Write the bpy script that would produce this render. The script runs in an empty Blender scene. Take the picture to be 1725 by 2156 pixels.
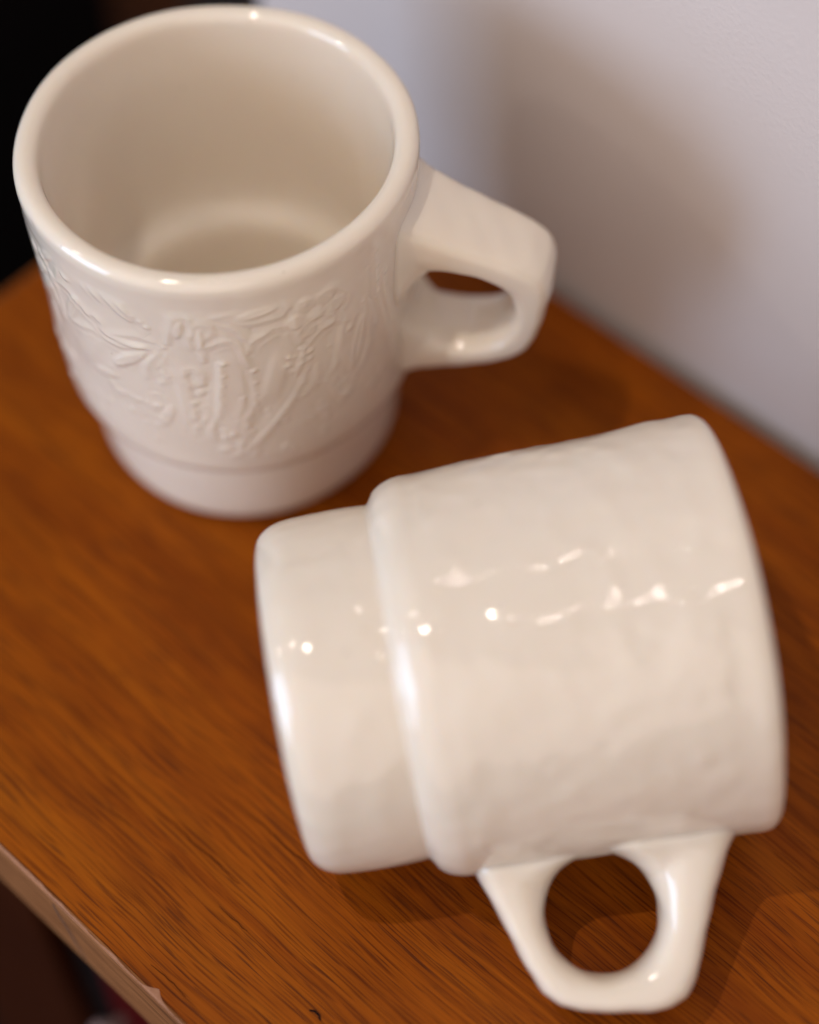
import bpy, math, random
import numpy as np
from mathutils import Vector, Matrix
random.seed(4)
rng = np.random.default_rng(11)
S = bpy.context.scene
CM = 0.01

# ------------------------------------------------------------------ camera
PITCH, ROLL = 0.9620, -0.0305
cam_d = bpy.data.cameras.new('camera'); cam = bpy.data.objects.new('camera', cam_d)
S.collection.objects.link(cam); S.camera = cam
fw = Vector((0, math.cos(PITCH), -math.sin(PITCH))); rt = Vector((1, 0, 0)); up = rt.cross(fw)
r2 = rt*math.cos(ROLL) + up*math.sin(ROLL); u2 = -rt*math.sin(ROLL) + up*math.cos(ROLL)
M = Matrix((r2, u2, -fw)).transposed().to_4x4(); M.translation = Vector((0, 0, 36.756))*CM
cam.matrix_world = M
cam_d.sensor_fit = 'HORIZONTAL'; cam_d.sensor_width = 36.0; cam_d.lens = 36*4100.09/1725
cam_d.clip_start = 0.02; cam_d.clip_end = 20
cam_d.dof.use_dof = True; cam_d.dof.focus_distance = 0.388; cam_d.dof.aperture_fstop = 3.7

# ------------------------------------------------------------------ light
S.view_settings.view_transform = 'Standard'; S.view_settings.look = 'None'
S.view_settings.exposure = 0.0; S.view_settings.gamma = 1
W = bpy.data.worlds.new('World'); S.world = W; W.use_nodes = True
wn_ = W.node_tree; wn_.nodes.clear()
wo = wn_.nodes.new('ShaderNodeOutputWorld'); wb = wn_.nodes.new('ShaderNodeBackground')
wb.inputs['Strength'].default_value = 0.34
wc = wn_.nodes.new('ShaderNodeTexCoord'); wsep = wn_.nodes.new('ShaderNodeSeparateXYZ'); wr = wn_.nodes.new('ShaderNodeMapRange')
wn_.links.new(wc.outputs['Generated'], wsep.inputs[0]); wn_.links.new(wsep.outputs['Z'], wr.inputs['Value'])
wr.inputs['From Min'].default_value = -0.5; wr.inputs['From Max'].default_value = 0.6
wramp = wn_.nodes.new('ShaderNodeValToRGB'); wn_.links.new(wr.outputs[0], wramp.inputs[0])
wramp.color_ramp.elements[0].color = (0.28, 0.14, 0.075, 1); wramp.color_ramp.elements[1].color = (0.96, 0.94, 0.97, 1)
wn_.links.new(wramp.outputs[0], wb.inputs['Color'])
wn_.links.new(wb.outputs[0], wo.inputs[0])

def lamp(name, kind, loc, power, color, aim=None, **kw):
    d = bpy.data.lights.new(name, kind); d.energy = power; d.color = color
    for k, v in kw.items(): setattr(d, k, v)
    o = bpy.data.objects.new(name, d); S.collection.objects.link(o)
    o.location = Vector(loc)*CM
    if aim is not None:
        o.rotation_euler = (Vector(aim)*CM - o.location).to_track_quat('-Z', 'Y').to_euler()
    return o
lamp('ceiling_spot', 'POINT', (-28, 12, 100), 9.8, (1.0, 0.89, 0.77), shadow_soft_size=0.010)
for p_, w_ in (((-60, 22, 112), .55), ((-12, 52, 112), .45), ((4, -4, 120), .6)):
    lamp('added_glint_lamp', 'POINT', p_, w_, (1.0, 0.90, 0.80), shadow_soft_size=0.005)  # unseen point lamps, added to put more glints on the glass
lamp('second_ceiling_spot', 'POINT', (-125, 14, 88), 3.6, (1.0, 0.90, 0.78), shadow_soft_size=0.011)
lamp('side_window', 'AREA', (-145, -25, 27), 15.0, (0.52, 0.71, 1.0), aim=(0, 28, 4), shape='RECTANGLE', size=0.72, size_y=0.86)
lamp('added_room_fill', 'AREA', (-80, -150, 90), 24.0, (1.0, 0.81, 0.68), aim=(0, 24, 3), shape='DISK', size=3.4)  # unseen warm fill, added to stand for light bounced around the room

# ------------------------------------------------------------------ helpers
def tag(o, label=None, cat=None, group=None, kind=None):
    for k, v in (('label', label), ('category', cat), ('group', group), ('kind', kind)):
        if v: o[k] = v
    return o
def empty(name, loc=(0, 0, 0), parent=None):
    o = bpy.data.objects.new(name, None); S.collection.objects.link(o); o.location = loc; o.empty_display_size = 0.02
    if parent: o.parent = parent
    return o
def mesh_obj(name, V, F, mat, parent=None, smooth=True):
    me = bpy.data.meshes.new(name)
    V = np.asarray(V, dtype=np.float32); F = np.asarray(F, dtype=np.int32)
    me.vertices.add(len(V)); me.vertices.foreach_set('co', V.ravel())
    n = F.shape[1]
    me.loops.add(F.size); me.loops.foreach_set('vertex_index', F.ravel())
    me.polygons.add(len(F)); me.polygons.foreach_set('loop_start', np.arange(0, F.size, n, dtype=np.int32))
    me.polygons.foreach_set('loop_total', np.full(len(F), n, dtype=np.int32))
    me.update(calc_edges=True)
    me.polygons.foreach_set('use_smooth', np.full(len(F), smooth))
    me.validate(); me.materials.append(mat)
    o = bpy.data.objects.new(name, me); S.collection.objects.link(o)
    if parent: o.parent = parent
    return o
def box_bm(name, lo, hi, mat, parent=None, bevel=0.0, seg=2):
    import bmesh
    bm = bmesh.new(); bmesh.ops.create_cube(bm, size=1)
    for v in bm.verts:
        for k in range(3): v.co[k] = (lo[k] + hi[k])/2*CM + v.co[k]*(hi[k] - lo[k])*CM
    if bevel: bmesh.ops.bevel(bm, geom=bm.edges[:], offset=bevel*CM, segments=seg, profile=0.5, affect='EDGES')
    me = bpy.data.meshes.new(name); bm.to_mesh(me); bm.free()
    for p in me.polygons: p.use_smooth = False
    me.materials.append(mat)
    o = bpy.data.objects.new(name, me); S.collection.objects.link(o)
    if parent: o.parent = parent
    return o

# ------------------------------------------------------------------ materials
class NT:
    def __init__(s, name):
        s.m = bpy.data.materials.new(name); s.m.use_nodes = True; s.t = s.m.node_tree
        s.b = s.t.nodes['Principled BSDF']; s.out = s.t.nodes['Material Output']
    def n(s, typ, **kw):
        x = s.t.nodes.new(typ)
        for k, v in kw.items():
            if k in x.inputs: x.inputs[k].default_value = v
            else: setattr(x, k, v)
        return x
    def l(s, a, b): s.t.links.new(a, b)
    def ramp(s, src, stops):
        r = s.t.nodes.new('ShaderNodeValToRGB'); e = r.color_ramp.elements
        while len(e) > 1: e.remove(e[0])
        for i, (p, c) in enumerate(stops):
            el = e[0] if i == 0 else e.new(p)
            el.position = p; el.color = (*c, 1) if len(c) == 3 else c
        s.l(src, r.inputs[0]); return r.outputs[0]
    def mix(s, a, b, f, mode='MIX'):
        x = s.t.nodes.new('ShaderNodeMix'); x.data_type = 'RGBA'; x.blend_type = mode
        for sock, v in ((x.inputs['A'], a), (x.inputs['B'], b), (x.inputs['Factor'], f)):
            if isinstance(v, bpy.types.NodeSocket): s.l(v, sock)
            elif isinstance(v, tuple): sock.default_value = (*v, 1)
            else: sock.default_value = v
        return x.outputs['Result']
    def coords(s, scale=(1, 1, 1), rot=(0, 0, 0)):
        c = s.n('ShaderNodeTexCoord'); m = s.n('ShaderNodeMapping'); s.l(c.outputs['Object'], m.inputs['Vector'])
        m.inputs['Scale'].default_value = scale; m.inputs['Rotation'].default_value = rot
        return m.outputs[0]
    def noise(s, vec, scale, detail=4, rough=.5, dist=0):
        x = s.n('ShaderNodeTexNoise', Scale=scale, Detail=detail, Roughness=rough, Distortion=dist); s.l(vec, x.inputs['Vector'])
        return x.outputs['Fac']
    def bump(s, h, strength, dist):
        x = s.n('ShaderNodeBump', Strength=strength, Distance=dist); s.l(h, x.inputs['Height']); s.l(x.outputs[0], s.b.inputs['Normal'])
    def set(s, **kw):
        for k, v in kw.items(): s.b.inputs[k.replace('_', ' ')].default_value = v

def glass_mat(name, cell, depth, wave):
    t = NT(name)
    v = t.coords()
    cloud = t.noise(v, 60, 3, .5)
    col = t.mix((0.80, 0.705, 0.59), (0.83, 0.74, 0.63), cloud)
    vo = t.n('ShaderNodeTexVoronoi', Scale=330.0); t.l(v, vo.inputs['Vector'])
    speck = t.ramp(vo.outputs['Distance'], [(0.0, (1, 1, 1)), (0.07, (1, 1, 1)), (0.12, (0, 0, 0))])
    pick = t.ramp(t.noise(v, 900, 1, .4), [(0.0, (0, 0, 0)), (0.66, (0, 0, 0)), (0.70, (1, 1, 1))])
    sp = t.mix(speck, pick, 1.0, 'MULTIPLY')
    col = t.mix(col, (0.30, 0.23, 0.17), sp)
    t.l(col, t.b.inputs['Base Color'])
    rr = t.ramp(t.noise(v, 150, 4, .6), [(0.3, (.05, .05, .05)), (0.7, (.09, .09, .09))])
    t.l(rr, t.b.inputs['Roughness'])
    t.b.inputs['Specular IOR Level'].default_value = 0.65
    t.set(IOR=1.5, Subsurface_Weight=0.35, Subsurface_Scale=0.004)
    t.b.inputs['Subsurface Radius'].default_value = (1.0, 0.72, 0.45)
    vd = t.n('ShaderNodeTexVoronoi', Scale=cell, Randomness=1.0); t.l(v, vd.inputs['Vector'])
    dim = t.n('ShaderNodeMapRange', interpolation_type='SMOOTHERSTEP'); t.l(vd.outputs['Distance'], dim.inputs['Value'])
    dim.inputs['From Min'].default_value = 0.0; dim.inputs['From Max'].default_value = 0.42
    dim.inputs['To Min'].default_value = 1.0; dim.inputs['To Max'].default_value = 0.0
    sep = t.n('ShaderNodeSeparateColor'); t.l(vd.outputs['Color'], sep.inputs[0])
    gate = t.n('ShaderNodeMath', operation='POWER'); t.l(sep.outputs[0], gate.inputs[0]); gate.inputs[1].default_value = 2.4
    mul = t.n('ShaderNodeMath', operation='MULTIPLY'); t.l(dim.outputs[0], mul.inputs[0]); t.l(gate.outputs[0], mul.inputs[1])
    b2 = t.n('ShaderNodeBump', Strength=1.0, Distance=depth); t.l(mul.outputs[0], b2.inputs['Height'])
    b1 = t.n('ShaderNodeBump', Strength=1.0, Distance=wave); t.l(t.noise(v, 150, 1, .35), b1.inputs['Height']); t.l(b2.outputs[0], b1.inputs['Normal'])
    t.l(b1.outputs[0], t.b.inputs['Normal'])
    return t.m

def wood_mat(name, base=(0.285, 0.066, 0.0018), dark=(0.20, 0.038, 0.001), pale=(0.345, 0.093, 0.003), line=(0.045, 0.010, 0.004), rough=.42, spec=.085):
    t = NT(name)
    def warp(scale):
        vec = t.coords(scale); base_v = t.coords((1, 1, 1)); nz = t.n('ShaderNodeTexNoise', Scale=16.0, Detail=2.0); t.l(base_v, nz.inputs['Vector'])
        sub = t.n('ShaderNodeVectorMath', operation='SUBTRACT'); t.l(nz.outputs['Color'], sub.inputs[0]); sub.inputs[1].default_value = (.5, .5, .5)
        mu = t.n('ShaderNodeVectorMath', operation='MULTIPLY'); t.l(sub.outputs[0], mu.inputs[0]); mu.inputs[1].default_value = (0, .006*scale[1], 0)
        ad = t.n('ShaderNodeVectorMath', operation='ADD'); t.l(vec, ad.inputs[0]); t.l(mu.outputs[0], ad.inputs[1]); return ad.outputs[0]
    broad = t.noise(t.coords((3.0, 42, 42)), 1.0, 4, .55, .35)
    fine = t.noise(warp((22, 900, 900)), 1.0, 6, .65, .2)
    mid = t.noise(warp((9, 230, 230)), 1.0, 4, .6, .5)
    hair = t.noise(warp((48, 2400, 2400)), 1.0, 2, .5)
    col = t.ramp(broad, [(0.30, dark), (0.5, base), (0.72, pale)])
    m2 = t.ramp(mid, [(0.30, dark), (0.52, base), (0.75, pale)])
    col = t.mix(col, m2, .5)
    f = t.ramp(fine, [(0.30, (.40, .33, .30)), (0.5, (1, 1, 1)), (0.75, (1.28, 1.32, 1.4))])
    col = t.mix(col, f, .55, 'MULTIPLY')
    h = t.ramp(hair, [(0.36, (.38, .28, .24)), (0.46, (1, 1, 1)), (0.62, (1, 1, 1)), (0.72, (1.35, 1.4, 1.5))])
    col = t.mix(col, h, .75, 'MULTIPLY')
    dash = t.ramp(t.noise(warp((65, 1700, 1700)), 1.0, 2, .5), [(0.57, (0, 0, 0)), (0.64, (1, 1, 1))])
    col = t.mix(col, line, t.mix((0, 0, 0), dash, .55))
    pore = t.noise(warp((13, 520, 520)), 1.0, 3, .5, .6)
    region = t.noise(t.coords((5, 30, 30)), 1.0, 2, .5)
    pm = t.ramp(pore, [(0.64, (0, 0, 0)), (0.70, (1, 1, 1))])
    rm = t.ramp(region, [(0.50, (0, 0, 0)), (0.60, (1, 1, 1))])
    pm = t.mix(pm, rm, 1.0, 'MULTIPLY')
    col = t.mix(col, line, t.mix((0, 0, 0), pm, .85))
    mot = t.ramp(t.noise(t.coords((22, 60, 60)), 1.0, 3, .6), [(0.30, (.62, .52, .5)), (0.55, (1, 1, 1))])
    col = t.mix(col, mot, .55, 'MULTIPLY')
    t.l(col, t.b.inputs['Base Color'])
    t.l(t.ramp(fine, [(0.3, (rough+.1,)*3), (0.7, (rough-.08,)*3)]), t.b.inputs['Roughness'])
    t.b.inputs['Specular IOR Level'].default_value = spec
    t.bump(fine, 0.35, 0.0002)
    return t.m

def wall_mat():
    t = NT('painted_plaster'); v = t.coords()
    col = t.mix((0.62, 0.55, 0.52), (0.67, 0.605, 0.58), t.noise(v, 14, 4, .55))
    t.l(col, t.b.inputs['Base Color']); t.set(Roughness=.75)
    t.b.inputs['Specular IOR Level'].default_value = .25
    t.bump(t.noise(v, 800, 4, .6), 0.4, 0.0005)
    return t.m
def plain(name, a, b, rough=.5, scale=20, stretch=(1, 1, 1), bump=0.0):
    t = NT(name); v = t.coords(stretch); n_ = t.noise(v, scale, 4, .55)
    t.l(t.mix(a, b, n_), t.b.inputs['Base Color']); t.set(Roughness=rough)
    if bump: t.bump(n_, .4, bump)
    return t.m
M_GLASS = glass_mat('cream_milk_glass', 170.0, 0.00010, 0.00007)
M_GLASS_DINTED = glass_mat('dinted_milk_glass', 115.0, 0.00020, 0.00042)
M_WOOD = wood_mat('teak_veneer')
M_BAND = wood_mat('edge_banding', (0.30, 0.125, 0.045), (0.20, 0.08, 0.028), (0.36, 0.165, 0.07), (0.10, 0.04, 0.02), .5)
M_WALL = wall_mat()
M_DRAWER = wood_mat('dark_drawer_wood', (0.036, 0.007, 0.0008), (0.028, 0.005, 0.0006), (0.045, 0.009, 0.001), (0.02, 0.004, 0.001), .6, .04)
M_RED = plain('dark_red_paint', (0.045, 0.0005, 0.001), (0.06, 0.001, 0.001), .6)
M_RED.node_tree.nodes['Principled BSDF'].inputs['Specular IOR Level'].default_value = .05
M_KNOB = plain('pale_knob_glaze', (0.30, 0.20, 0.19), (0.36, 0.25, 0.24), .3)
M_BLACK = plain('black_lacquer', (0.002, 0.0015, 0.0015), (0.005, 0.003, 0.003), .7)
M_BLACK.node_tree.nodes['Principled BSDF'].inputs['Specular IOR Level'].default_value = .08
M_POST = plain('brown_post_wood', (0.10, 0.030, 0.009), (0.14, 0.045, 0.014), .5, 1.0, (30, 300, 30))
M_BACK = plain('dim_plum_paint', (0.05, 0.036, 0.045), (0.06, 0.045, 0.055), .8)
M_FLOOR = plain('dark_floor', (0.012, 0.006, 0.004), (0.025, 0.012, 0.008), .6, 6)
M_WEAR = plain('bare_wood_fibre', (0.26, 0.11, 0.05), (0.38, 0.18, 0.10), .7, 900, bump=0.0002)
M_GRAPHITE = plain('graphite', (0.05, 0.04, 0.04), (0.16, 0.08, 0.05), .5, 1500)

# ------------------------------------------------------------------ desk and setting (frame of the desk)
W0 = Vector((9.492, 27.0465, 0)); WD = Vector((-0.70998, 0.70422, 0)); WN = Vector((-0.70422, -0.70998, 0))
ROT = Matrix((WD, WN, Vector((0, 0, 1)))).transposed().to_4x4()
# local x runs along the wall away from the camera, local y from the wall to the front edge
def desk_frame(name):
    e = empty(name); e.matrix_world = Matrix.Translation(W0*CM) @ ROT
    return e
DEPTH, FAR, NEAR, TH = 19.57, 17.8, -26.0, 2.55
desk = desk_frame('wooden_desk')
tag(desk, 'orange brown teak desk top with a worn pale front edge, both mugs on it', 'desk')
box_bm('desktop', (NEAR, 0.45, -TH + .02), (FAR, DEPTH - .1, 0), M_WOOD, desk)
box_bm('edge_band', (NEAR, DEPTH - .098, -TH), (FAR + .1, DEPTH + .0, -.004), M_BAND, desk, .03, 2)
box_bm('end_band', (FAR + .002, 0.45, -TH), (FAR + .1, DEPTH - .102, -.02), M_BAND, desk, .03, 1)
# worn arris: a ragged strip of bare fibres along the front top edge
n = 1500
xs = np.linspace(NEAR + .2, FAR - .1, n)
def smooth_noise(n, k, r):
    a = r.normal(size=n + 4*k); g = np.exp(-np.linspace(-2, 2, 4*k + 1)**2); g /= np.sqrt((g*g).sum())
    return np.convolve(a, g, 'valid')[:n]
wid = .004 + .012*smooth_noise(n, 5, rng) + .014*smooth_noise(n, 50, rng)
wid = np.clip(wid, .003, .09)
chip = .17*np.exp(-np.abs((xs - 1.50)/.16)**1.5) + .03*np.exp(-((xs - 4.3)/.12)**2) + .04*np.exp(-((xs - 2.7)/.2)**2)
wid = wid + chip
drop = np.clip(.01 + .03*smooth_noise(n, 9, rng), .0, .08)
V = []
for i in range(n):
    yb = DEPTH - .035
    V += [(xs[i], yb - wid[i]*.8, .0035), (xs[i], yb - wid[i]*.4 + .02, .010 + .004*math.sin(i)), (xs[i], DEPTH - .022, -.004), (xs[i], DEPTH - .004, -.022), (xs[i], DEPTH + .002, -.04 - drop[i]*.4)]
F = [(5*i + k, 5*i + k + 1, 5*i + k + 6, 5*i + k + 5) for i in range(n - 1) for k in range(4)]
mesh_obj('worn_edge', np.array(V)*CM, F, M_WEAR, desk)
# pencil mark on the edge band, small dark nick on the top
def ribbon(name, pts, w, mat, parent, nrm):
    V, F = [], []
    P = [Vector(p) for p in pts]
    for i, p in enumerate(P):
        d = (P[min(i + 1, len(P) - 1)] - P[max(i - 1, 0)]).normalized(); s = d.cross(Vector(nrm)).normalized()
        ww = w*(.35 + .65*math.sin(math.pi*(i + .6)/(len(P) + .2)))
        V += [tuple((p + s*ww)*CM), tuple((p - s*ww)*CM)]
    for i in range(len(P) - 1): F.append((2*i, 2*i + 1, 2*i + 3, 2*i + 2))
    return mesh_obj(name, V, F, mat, parent)
ribbon('pencil_mark', [(4.55, DEPTH + .006, -.30), (4.50, DEPTH + .006, -.7), (4.30, DEPTH + .006, -1.2), (4.15, DEPTH + .006, -1.8), (3.95, DEPTH + .006, -2.2)], .05, M_GRAPHITE, desk, (0, 1, 0))
ribbon('nick', [(-1.28, 17.66, .004), (-1.18, 17.60, .004), (-1.06, 17.60, .004), (-.97, 17.66, .004)], .028, M_BLACK, desk, (0, 0, 1))
# open pores: long thin dark cracks in the veneer, along the grain
M_PORE = plain('dark_pore', (0.060, 0.014, 0.004), (0.12, 0.030, 0.005), .9, 1400)
M_PORE.node_tree.nodes['Principled BSDF'].inputs['Specular IOR Level'].default_value = .02
for x0, x1, y, w_ in ((4.4, 1.95, 16.75, .016), (3.4, .5, 15.52, .018), (1.9, 1.1, 17.36, .012), (2.0, 1.0, 19.12, .014), (5.2, 4.5, 17.40, .012), (7.9, 6.9, 15.2, .012), (9.6, 8.2, 13.1, .014), (6.2, 5.4, 14.3, .010), (-.6, -1.9, 13.9, .012), (-3.2, -4.6, 8.6, .016), (-1.2, -2.6, 6.2, .014)):
    m_ = max(5, int((x0 - x1)/.12)); ph_ = random.random()*6
    ribbon('grain_pore', [(x0 + (x1 - x0)*k/m_, y + .018*math.sin(k*.7 + ph_) + .008*random.gauss(0, 1), .004) for k in range(m_ + 1)], w_, M_PORE, desk, (0, 0, 1))
# what shows below the front edge
box_bm('drawer_front', (8.0, 16.0, -40), (FAR - .3, 18.8, -TH - .05), M_DRAWER, desk, .1, 2)
box_bm('divider', (5.9, 16.0, -40), (7.98, 18.3, -TH - .05), M_BLACK, desk, .05, 1)
red = box_bm('red_drawer_front', (-20, 16.0, -40), (5.88, 18.7, -TH - .05), M_RED, desk, .1, 2)
# knob (lathe) on the red drawer
prof = [(0, .62), (.35, .58), (.62, .42), (.74, .15), (.70, -.1), (.45, -.32), (.28, -.5), (.28, -.9), (0, -.9)]
seg = 32; V = []; F = []
for r, h in prof:
    for k in range(seg):
        a = 2*math.pi*k/seg; V.append((5.40 + .6*r*math.cos(a), 18.7 + .6*(.9 + h), -10.25 + .6*r*math.sin(a)))
for i in range(len(prof) - 1):
    for k in range(seg): F.append((i*seg + k, i*seg + (k + 1) % seg, (i + 1)*seg + (k + 1) % seg, (i + 1)*seg + k))
mesh_obj('drawer_knob', np.array(V)*CM, F, M_KNOB, desk)

def structure(name, lo, hi, mat, bevel=0, **kw):
    o = box_bm(name, lo, hi, mat, None, bevel); o.matrix_world = Matrix.Translation(W0*CM) @ ROT
    tag(o, **kw); return o
structure('wall', (-70, -3, -75), (18.3, 0, 75), M_WALL, kind='structure')
structure('floor', (-150, -150, -77), (205, 220, -75), M_FLOOR, kind='structure')
structure('back_wall', (200, -150, -74.9), (205, 220, 150), M_BACK, kind='structure')
structure('door_post', (30, -6.9, -74.9), (33.5, -3.2, 3), M_POST, .2, label='short brown wooden post in the gap behind the upright mug, left of the wall', cat='post')
structure('cupboard', (29, -2.9, -74.9), (75, 16, 2), M_BLACK, .2, label='low black cupboard in the dark corner beyond the end of the desk', cat='cupboard')

# ------------------------------------------------------------------ the mugs (built in cm round their own axis, handle towards +x)
STROKES = [[(-2.275,7.84),(-2.307,7.41),(-2.225,7.41),(-2.148,7.3),(-2.082,7.09),(-2.021,7.06),(-2.004,6.86),(-1.974,6.77),(-1.904,6.88),(-1.789,7.05),(-1.704,7.02)],[(-2.334,7.07),(-2.315,6.49),(-2.252,6.34),(-2.157,6.45),(-2.091,6.57),(-2.036,6.56)],[(-2.329,7.13),(-2.385,6.64),(-2.348,6.41),(-2.363,6.06)],[(-2.675,6.29),(-2.576,6.25),(-2.414,6.65),(-2.396,6.35),(-2.363,6.06)],[(-1.996,8.43),(-1.943,8.52),(-1.904,8.33),(-1.85,8.17),(-1.831,7.9),(-1.78,7.71),(-1.737,7.5)],[(-1.996,8.43),(-2.019,8.14),(-1.974,7.86)],[(-2.0,6.58),(-1.951,6.54),(-1.869,6.56),(-1.787,6.72),(-1.707,6.93)],[(-1.994,5.57),(-1.89,6.05),(-1.797,6.45),(-1.711,6.8),(-1.671,6.94)],[(-1.767,5.82),(-1.746,6.2),(-1.696,6.61),(-1.667,6.86)],[(-1.617,7.12),(-1.593,7.47),(-1.56,7.89),(-1.535,8.07),(-1.5,7.93),(-1.494,7.65)],[(-1.474,6.97),(-1.494,7.21),(-1.471,7.54),(-1.441,7.71),(-1.417,7.63),(-1.445,7.3),(-1.469,6.89)],[(-1.449,6.64),(-1.44,6.97),(-1.397,7.14),(-1.335,7.25),(-1.284,7.18),(-1.259,6.84),(-1.235,6.4)],[(-1.378,6.56),(-1.392,5.97),(-1.41,5.53),(-1.423,5.0),(-1.472,4.4),(-1.489,4.03)],[(-1.232,6.23),(-1.232,5.63),(-1.242,5.11),(-1.288,4.6),(-1.291,4.14)],[(-1.724,8.46),(-1.652,8.55),(-1.522,8.5),(-1.445,8.26),(-1.415,8.18)],[(-1.355,8.02),(-1.289,8.11),(-1.233,8.3),(-1.141,8.37)],[(-1.336,7.73),(-1.288,7.59),(-1.254,7.37),(-1.213,7.13)],[(-1.566,6.08),(-1.533,6.27),(-1.494,6.21),(-1.494,5.95),(-1.538,5.84),(-1.561,5.99)],[(-1.529,4.92),(-1.491,5.03),(-1.468,4.86),(-1.509,4.61),(-1.528,4.69)],[(-1.704,5.92),(-1.676,6.13),(-1.674,5.96),(-1.703,5.75)],[(-1.219,6.87),(-1.189,7.15),(-1.085,7.39),(-1.035,7.31)],[(-1.316,7.95),(-1.227,8.22),(-1.129,8.26),(-1.045,8.14),(-1.037,7.91),(-1.114,7.81),(-1.212,7.81),(-1.305,7.91)],[(-0.937,6.12),(-0.96,5.61),(-1.023,5.08),(-1.098,4.63),(-1.186,4.16),(-1.288,3.65),(-1.371,3.42)],[(-0.887,5.76),(-0.908,5.33),(-0.954,5.11)],[(-1.013,8.52),(-0.946,8.68),(-0.855,8.62),(-0.775,8.34),(-0.822,8.11),(-0.918,8.04)],[(-0.976,6.97),(-0.919,7.23),(-0.849,7.29),(-0.778,7.18)],[(-0.917,6.54),(-0.857,6.78),(-0.783,6.89),(-0.693,6.7)],[(-0.708,6.75),(-0.747,6.25),(-0.77,5.68),(-0.822,5.27)],[(-0.594,6.53),(-0.55,5.75),(-0.595,5.11),(-0.686,4.85),(-0.768,4.78)],[(-0.43,7.23),(-0.416,6.65),(-0.378,5.96),(-0.338,5.16)],[(-0.499,8.14),(-0.489,7.44),(-0.487,6.84)],[(-0.572,6.91),(-0.545,6.13),(-0.551,5.68)],[(-0.822,5.27),(-0.757,4.41),(-0.642,4.28)],[(-0.793,6.22),(-0.709,5.58),(-0.654,4.74)],[(-0.908,7.87),(-0.876,8.16),(-0.78,8.0),(-0.682,7.49),(-0.702,7.18)],[(-0.989,7.75),(-0.985,7.22),(-0.966,6.8)]]
DOTS = [[(-1.542, 6.3), (-1.457, 4.2)], [(-2.071, 4.89), (-1.731, 4.87)], [(-1.02, 5.24), (-0.74, 3.33)], [(-1.024, 6.53), (-0.916, 5.75)], [(-2.675, 4.32), (-2.382, 4.76)], [(-1.293, 4.6), (-1.526, 3.56)]]
H = 8.93
def catmull(P, k=6):
    P = np.array(P); Q = np.vstack([2*P[0] - P[1], P, 2*P[-1] - P[-2]]); out = []
    for i in range(1, len(Q) - 2):
        for t in np.linspace(0, 1, k, endpoint=False):
            a, b, c, d = Q[i-1], Q[i], Q[i+1], Q[i+2]
            out.append(.5*((2*b) + (c - a)*t + (2*a - 5*b + 4*c - d)*t*t + (3*b - a - 3*c + d)*t**3))
    out.append(Q[-2]); return np.array(out)
NT_, NZ = 1300, 290
ZLO, ZHI = 2.95, 8.25
TH_ = np.linspace(0, 2*np.pi, NT_, endpoint=False); ZG = np.linspace(ZLO, ZHI, NZ)
hgt = np.zeros((NZ, NT_))
def wrap(a): return (a + np.pi) % (2*np.pi) - np.pi
def stamp_seg(a, b, w, amp, ga):
    """ridge along a-b (theta,z) with a groove on one side"""
    R_ = 4.0; pad = max(.45, 2.2*w)
    tm = (a[0] + b[0])/2; half = abs(a[0] - b[0])/2 + pad/R_
    it = np.where(np.abs(wrap(TH_ - tm)) < half)[0]; iz = np.where((ZG > min(a[1], b[1]) - pad) & (ZG < max(a[1], b[1]) + pad))[0]
    if not len(it) or not len(iz): return
    U = wrap(TH_[it] - tm)[None, :]*R_ + np.zeros((len(iz), 1)); Z = ZG[iz][:, None] + np.zeros((1, len(it)))
    ax, ay = (a[0] - tm)*R_, a[1]; bx, by = (b[0] - tm)*R_, b[1]
    dx, dy = bx - ax, by - ay; L2 = dx*dx + dy*dy + 1e-9
    t = np.clip(((U - ax)*dx + (Z - ay)*dy)/L2, 0, 1)
    ex, ey = U - ax - t*dx, Z - ay - t*dy; d = np.sqrt(ex*ex + ey*ey); s = np.sign(ex*dy - ey*dx)
    r = amp*np.exp(-(d/w)**2); g = ga*np.exp(-((d*s - .10)/.042)**2)
    sub = np.ix_(iz, it)
    ridge[sub] = np.maximum(ridge[sub], r); groove[sub] = np.maximum(groove[sub], g)
ridge = np.zeros_like(hgt); groove = np.zeros_like(hgt)
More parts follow.
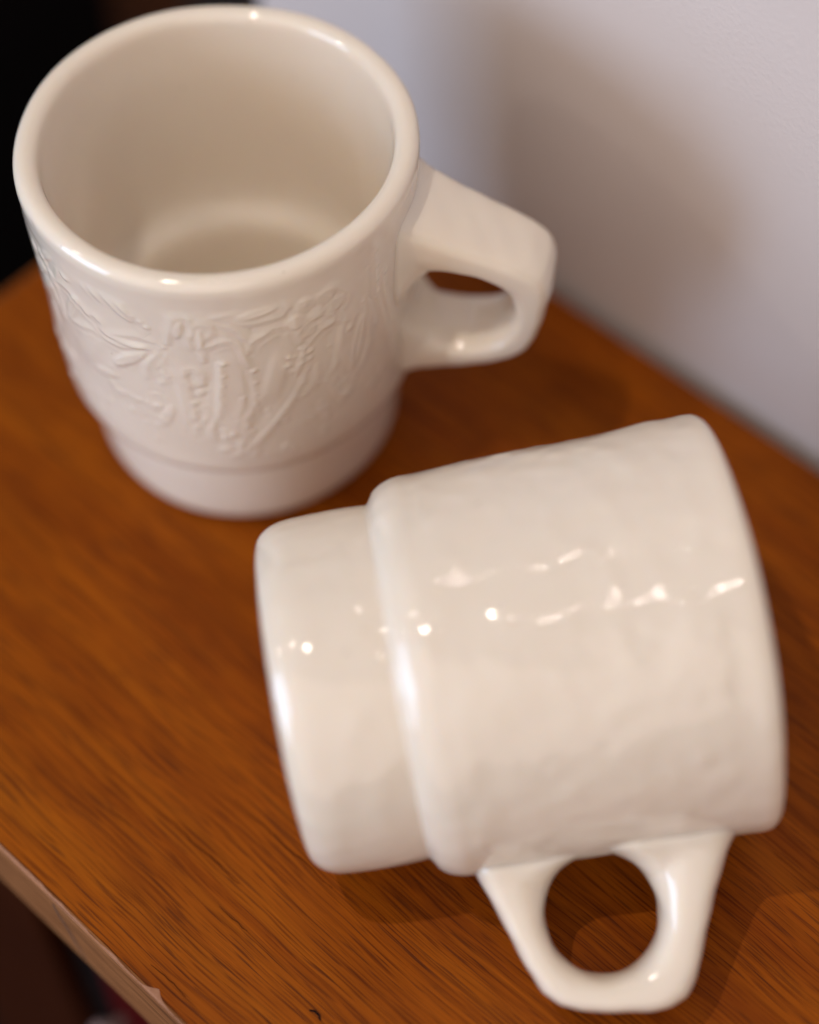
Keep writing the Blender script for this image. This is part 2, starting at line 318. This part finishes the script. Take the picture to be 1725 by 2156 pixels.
for sgn in (1, -1):
    for si, st in enumerate(STROKES):
        P = catmull([(sgn*t, z) for t, z in st]); ww = .14 + .07*random.random(); am = .026 + .012*random.random()
        for i in range(len(P) - 1):
            e = .55 + .45*math.sin(math.pi*(i + .5)/(len(P) - 1))
            q = 1 + .10*math.sin(i*.9 + si)
            stamp_seg(P[i], P[i+1], ww*e*(.9 + .2*q), am*(.6 + .4*q)*e, .017*e*(.6+.4*q))
    for (c1, c2) in DOTS:
        for k in range(13):
            t = sgn*(min(c1[0], c2[0]) + abs(c1[0] - c2[0])*random.random()); z = min(c1[1], c2[1]) + abs(c1[1] - c2[1])*random.random()
            dz = .05*random.gauss(0, 1); stamp_seg((t, z), (t + dz/4, z + .05*random.gauss(0, 1)), .06 + .04*random.random(), .016 + .018*random.random(), .008)
    # leaves, petals and pods: raised plates with a rounded edge, leaves with a sunk midrib
    for (t, z, a, la, lb, vein) in ((-2.20, 6.95, 1.1, .62, .20, 1), (-1.88, 8.0, -.85, .62, .22, 1), (-1.86, 6.25, .75, .62, .20, 1), (-1.85, 6.78, .05, .55, .13, 0),
            (-1.16, 8.02, .2, .46, .17, 1), (-1.55, 8.35, -.1, .50, .15, 0), (-1.55, 7.6, 1.3, .32, .13, 0), (-1.45, 7.35, 1.5, .36, .10, 0),
            (-.62, 5.8, 1.35, .85, .20, 1), (-.97, 6.1, 1.3, .45, .13, 0), (-2.5, 5.6, 1.3, .62, .22, 1), (-2.05, 5.3, .4, .45, .16, 1), (-.70, 4.4, .9, .45, .14, 1), (-1.70, 4.6, 1.2, .5, .15, 1), (-2.35, 8.0, .8, .45, .16, 1)):
        U = wrap(TH_ - sgn*t)[None, :]*4.0; Z = (ZG - z)[:, None]; ca, sa = math.cos(a*sgn), math.sin(a*sgn)
        uu, vv = U*ca + Z*sa, -U*sa + Z*ca
        half = lb*np.sqrt(np.clip(1 - (uu/la)**2, 0, 1)) + 1e-4
        e = np.clip((half - np.abs(vv))/.10, 0, 1); pl = e*e*(3 - 2*e)
        hgt += .030*pl*(1 - (.45*np.exp(-(vv/.035)**2) if vein else 0))
    for (t, z, a, la, lb) in ((-1.33, 5.35, 1.53, 1.7, .30), (-1.10, 5.9, 1.3, .8, .22), (-1.58, 5.5, 1.6, 1.0, .16), (-.70, 6.1, 1.45, .9, .25), (-2.15, 5.9, 1.1, .8, .28)):
        U = wrap(TH_ - sgn*t)[None, :]*4.0; Z = (ZG - z)[:, None]; ca, sa = math.cos(a*sgn), math.sin(a*sgn)
        uu, vv = U*ca + Z*sa, -U*sa + Z*ca
        hgt += .026*np.exp(-((uu/la)**4)) * np.exp(-((vv/lb)**4))
    for ch in (12, 13, 22, 4, 28, 7, 29, 30):                                          # strings of beads
        P = catmull([(sgn*t, z) for t, z in STROKES[ch]], 3)
        for k, q in enumerate(P):
            if k % 2 == 0: stamp_seg(q + (.022*sgn, 0), q + (.023*sgn, .01), .065, .036, .003)
    for (t, z, n_, rr) in ((-.86, 7.45, 6, .42), (-2.45, 7.3, 5, .36)):          # two open flowers
        U = wrap(TH_ - sgn*t)[None, :]*4.0 + 0*ZG[:, None]; Z = (ZG - z)[:, None] + 0*U
        rad = np.hypot(U, Z); an = np.arctan2(Z, U)
        edge = rr*(1.25 + .55*np.abs(np.cos(an*n_/2)))
        e = np.clip((edge - rad)/.16, 0, 1); pl = e*e*(3 - 2*e)
        hgt += .024*pl*(1 - .45*np.exp(-((np.abs(np.cos(an*n_/2)))/.25)**2)) + .014*np.exp(-(rad/.12)**2) - .012*np.exp(-((rad - .22)/.07)**2)
for k in range(150):
    t = random.uniform(-math.pi, math.pi); z = random.choice((random.uniform(3.2, 5.2), random.uniform(3.2, 8.0)))
    stamp_seg((t, z), (t + random.gauss(0, .012), z + random.gauss(0, .05)), random.uniform(.05, .11), random.uniform(.008, .034), .010)
hgt += ridge - groove
def soften(a, n_):
    for _ in range(n_):
        a = (np.roll(a, 1, 1) + 2*a + np.roll(a, -1, 1))/4
        b = a.copy(); b[1:-1] = (a[:-2] + 2*a[1:-1] + a[2:])/4; a = b
    return a
hgt = soften(hgt, 5)
# the second mug is worn smooth: same pattern, shallow and rounded, with small dints that catch the lamps
hgt_b = soften(hgt, 30)*.42
ridge = np.zeros_like(hgt); groove = np.zeros_like(hgt)
for k in range(140):
    t = random.uniform(-math.pi, math.pi); z = random.uniform(3.1, 8.1); r_ = random.uniform(.13, .26)
    stamp_seg((t, z), (t + random.gauss(0, .01), z + random.gauss(0, .04)), r_, r_*random.uniform(.03, .10), 0)
hgt_b += soften(ridge, 2)
# soft unevenness of pressed glass
und = np.zeros_like(hgt)
for k in range(14):
    a, b, ph = random.randint(1, 9), random.uniform(.3, 2.2), random.uniform(0, 6.3)
    und += .0035*np.sin(a*TH_[None, :] + b*ZG[:, None] + ph)
fade = np.clip((ZG - ZLO)/.35, 0, 1)*np.clip((ZHI - ZG)/.3, 0, 1)
fade = (fade*fade*(3 - 2*fade))[:, None]
calm = (1/(1 + np.exp(-(np.abs(wrap(TH_)) - .27)/.03)))[None, :]
hgt = (hgt + und)*fade*calm; hgt_b = (hgt_b + und)*fade*calm

def spline(pts, k=8):
    return catmull(pts, k)
def r_of_z(z): return np.interp(z, [2.95, 4.0, 6.0, 8.25], [3.93, 3.97, 4.02, 4.095])
base = spline([(0.001, .22), (1.5, .22), (2.5, .2), (2.8, .06), (3.0, .005), (3.2, .06), (3.38, .28), (3.47, .6), (3.50, 1.1), (3.51, 1.7), (3.495, 2.08), (3.49, 2.24), (3.58, 2.32), (3.72, 2.42), (3.83, 2.58), (3.90, 2.76)], 7)
low = np.vstack([base[:-1], [(3.912, 2.82), (3.922, 2.88)]])
wallp = np.stack([r_of_z(ZG), ZG], 1)
rim = spline([(4.097, 8.30), (4.102, 8.42), (4.110, 8.62), (4.085, 8.78), (3.99, 8.89), (3.86, 8.925), (3.74, 8.90), (3.65, 8.81), (3.60, 8.66), (3.565, 8.35), (3.49, 7.5), (3.44, 6.0), (3.40, 4.7), (3.34, 4.15), (3.22, 3.80), (3.02, 3.58), (2.80, 3.40), (2.68, 3.12), (2.62, 2.6), (2.56, 1.9), (2.42, 1.5), (2.1, 1.28), (1.5, 1.22), (.8, 1.2), (.001, 1.2)], 7)
PR = np.vstack([low, wallp, rim]); i0 = len(low)
wob = sum(a*np.sin(k*TH_ + ph) for k, a, ph in ((2, .012, 1.1), (3, .010, .4), (5, .006, 2.2), (8, .004, 4.0)))   # slightly uneven rim and foot
def body_mesh(h, parent, mat):
    Rg = np.repeat(PR[:, :1], NT_, 1); Zg = np.repeat(PR[:, 1:], NT_, 1)
    Rg[i0:i0+NZ] += h
    Rg *= 1 + wob[None, :]*.35
    Zg += (wob*.8)[None, :]*np.clip((Zg - 3)/5.9, 0, 1)
    V = np.stack([Rg*np.cos(TH_)[None, :], Rg*np.sin(TH_)[None, :], Zg], -1).reshape(-1, 3)*CM
    NR = len(PR); I = np.arange(NR - 1)[:, None]; J = np.arange(NT_)[None, :]; J2 = (J + 1) % NT_
    F = np.stack([I*NT_ + J, I*NT_ + J2, (I + 1)*NT_ + J2, (I + 1)*NT_ + J], -1).reshape(-1, 4)
    return mesh_obj('body', V, F, mat, parent)

mug = empty('coffee_mug')
body = body_mesh(hgt, mug, M_GLASS)

# handle: a ring lofted round the finger hole, in the r-z plane
HC = (5.10, 5.30)
outline = [(3.62, 3.02), (4.02, 3.10), (4.95, 3.40), (5.78, 3.66), (6.33, 3.90), (6.62, 4.18), (6.80, 4.55), (6.94, 5.2), (7.04, 5.85), (7.04, 6.25), (6.90, 6.58), (6.55, 6.84), (5.70, 7.20), (4.93, 7.55), (4.22, 7.93), (3.70, 8.12), (3.62, 6.0), (3.62, 4.2)]
outline = np.array(outline)
def ray_out(phi):
    d = np.array([math.cos(phi), math.sin(phi)]); best = 0
    n_ = len(outline)
    for i in range(n_):
        a = outline[i] - HC; b = outline[(i + 1) % n_] - HC; e = b - a
        den = d[0]*e[1] - d[1]*e[0]
        if abs(den) < 1e-9: continue
        t = (a[0]*e[1] - a[1]*e[0])/den; u = (a[0]*d[1] - a[1]*d[0])/den
        if t > 0 and -1e-6 <= u <= 1 + 1e-6: best = max(best, t)
    return best
NP, NC = 260, 64
ph = np.linspace(0, 2*np.pi, NP, endpoint=False)
ro = np.array([ray_out(a) for a in ph])
for _ in range(3): ro = (np.roll(ro, 1) + 2*ro + np.roll(ro, -1))/4
HV = np.zeros((NP, NC, 3))
tt = np.linspace(0, 2*np.pi, NC, endpoint=False)
for i, a in enumerate(ph):
    ri = 1.11*(1 + .02*math.cos(2*a)) + .03*max(0, -math.cos(a))**2; rm = (ri + ro[i])/2; hr = (ro[i] - ri)/2
    # distance from the mug decides the breadth of the strap
    tip = HC[0] + ro[i]*math.cos(a)
    for j, t in enumerate(tt):
        c, s = math.cos(t), math.sin(t)
        # squarer outside, softly rounded towards the hole
        ex = 2/4.0 if c > 0 else 2/2.6
        x = abs(c)**ex*math.copysign(1, c); y = abs(s)**(2/(2.9 if c > 0 else 2.6))*math.copysign(1, s)
        rad = rm + hr*x
        r = HC[0] + rad*math.cos(a); z = HC[1] + rad*math.sin(a)
        top_ = min(1, max(0, (z - 4.6)/1.6)); hw = np.interp(r, [3.9, 4.4, 5.5, 7.0], [.90 + .24*top_, .89 + .16*top_, .87 + .06*top_, .80])
        flare = max(0, 1 - (r - 3.95)/.42) if r > 3.0 else 1
        hw += .11*min(flare, 1.0)**2
        y = y*hw
        z += (.15 if z > HC[1] else -.03)*min(flare, 1.0)**2*max(0, c)
        HV[i, j] = (r, y, z)
HV[..., 2] += .006*np.sin(HV[..., 0]*9 + HV[..., 1]*5); HV[..., 0] += .006*np.sin(HV[..., 2]*7 + HV[..., 1]*4)
Vh = HV.reshape(-1, 3)*CM
I = np.arange(NP)[:, None]; J = np.arange(NC)[None, :]; I2 = (I + 1) % NP; J2 = (J + 1) % NC
Fh = np.stack([I*NC + J, I2*NC + J, I2*NC + J2, I*NC + J2], -1).reshape(-1, 4)
handle = mesh_obj('handle', Vh, Fh, M_GLASS, mug)
ss = handle.modifiers.new('sub', 'SUBSURF'); ss.levels = 1; ss.render_levels = 1

# upright mug
mug.location = Vector((-3.694, 28.838, 0.0))*CM; mug.rotation_euler = (0, 0, -0.20)
tag(mug, 'cream mug standing upright with its opening up and embossed flowers on its side', 'mug', 'cream stacking mugs')
# the second mug: on its side, resting on rim, shoulder and handle
mug2 = mug.copy(); S.collection.objects.link(mug2)
body_mesh(hgt_b, mug2, M_GLASS_DINTED)
c = handle.copy(); S.collection.objects.link(c); c.parent = mug2
AZ, TILT, PSI = 0.1259, 0.0801, math.radians(26)
a = Vector((math.cos(AZ)*math.cos(TILT), math.sin(AZ)*math.cos(TILT), math.sin(TILT)))
e1 = Vector((-math.sin(AZ), math.cos(AZ), 0)); hd = -e1; upv = a.cross(hd)
if upv.z < 0: upv = -upv
u = hd*math.cos(PSI) - upv*math.sin(PSI)
R3 = Matrix((u, a.cross(u), a)).transposed().to_4x4()
mug2.matrix_world = Matrix.Translation(Vector((-2.55, 18.816, 3.45))*CM) @ R3
tag(mug2, 'cream mug lying on its side with its handle towards the viewer', 'mug', 'cream stacking mugs')
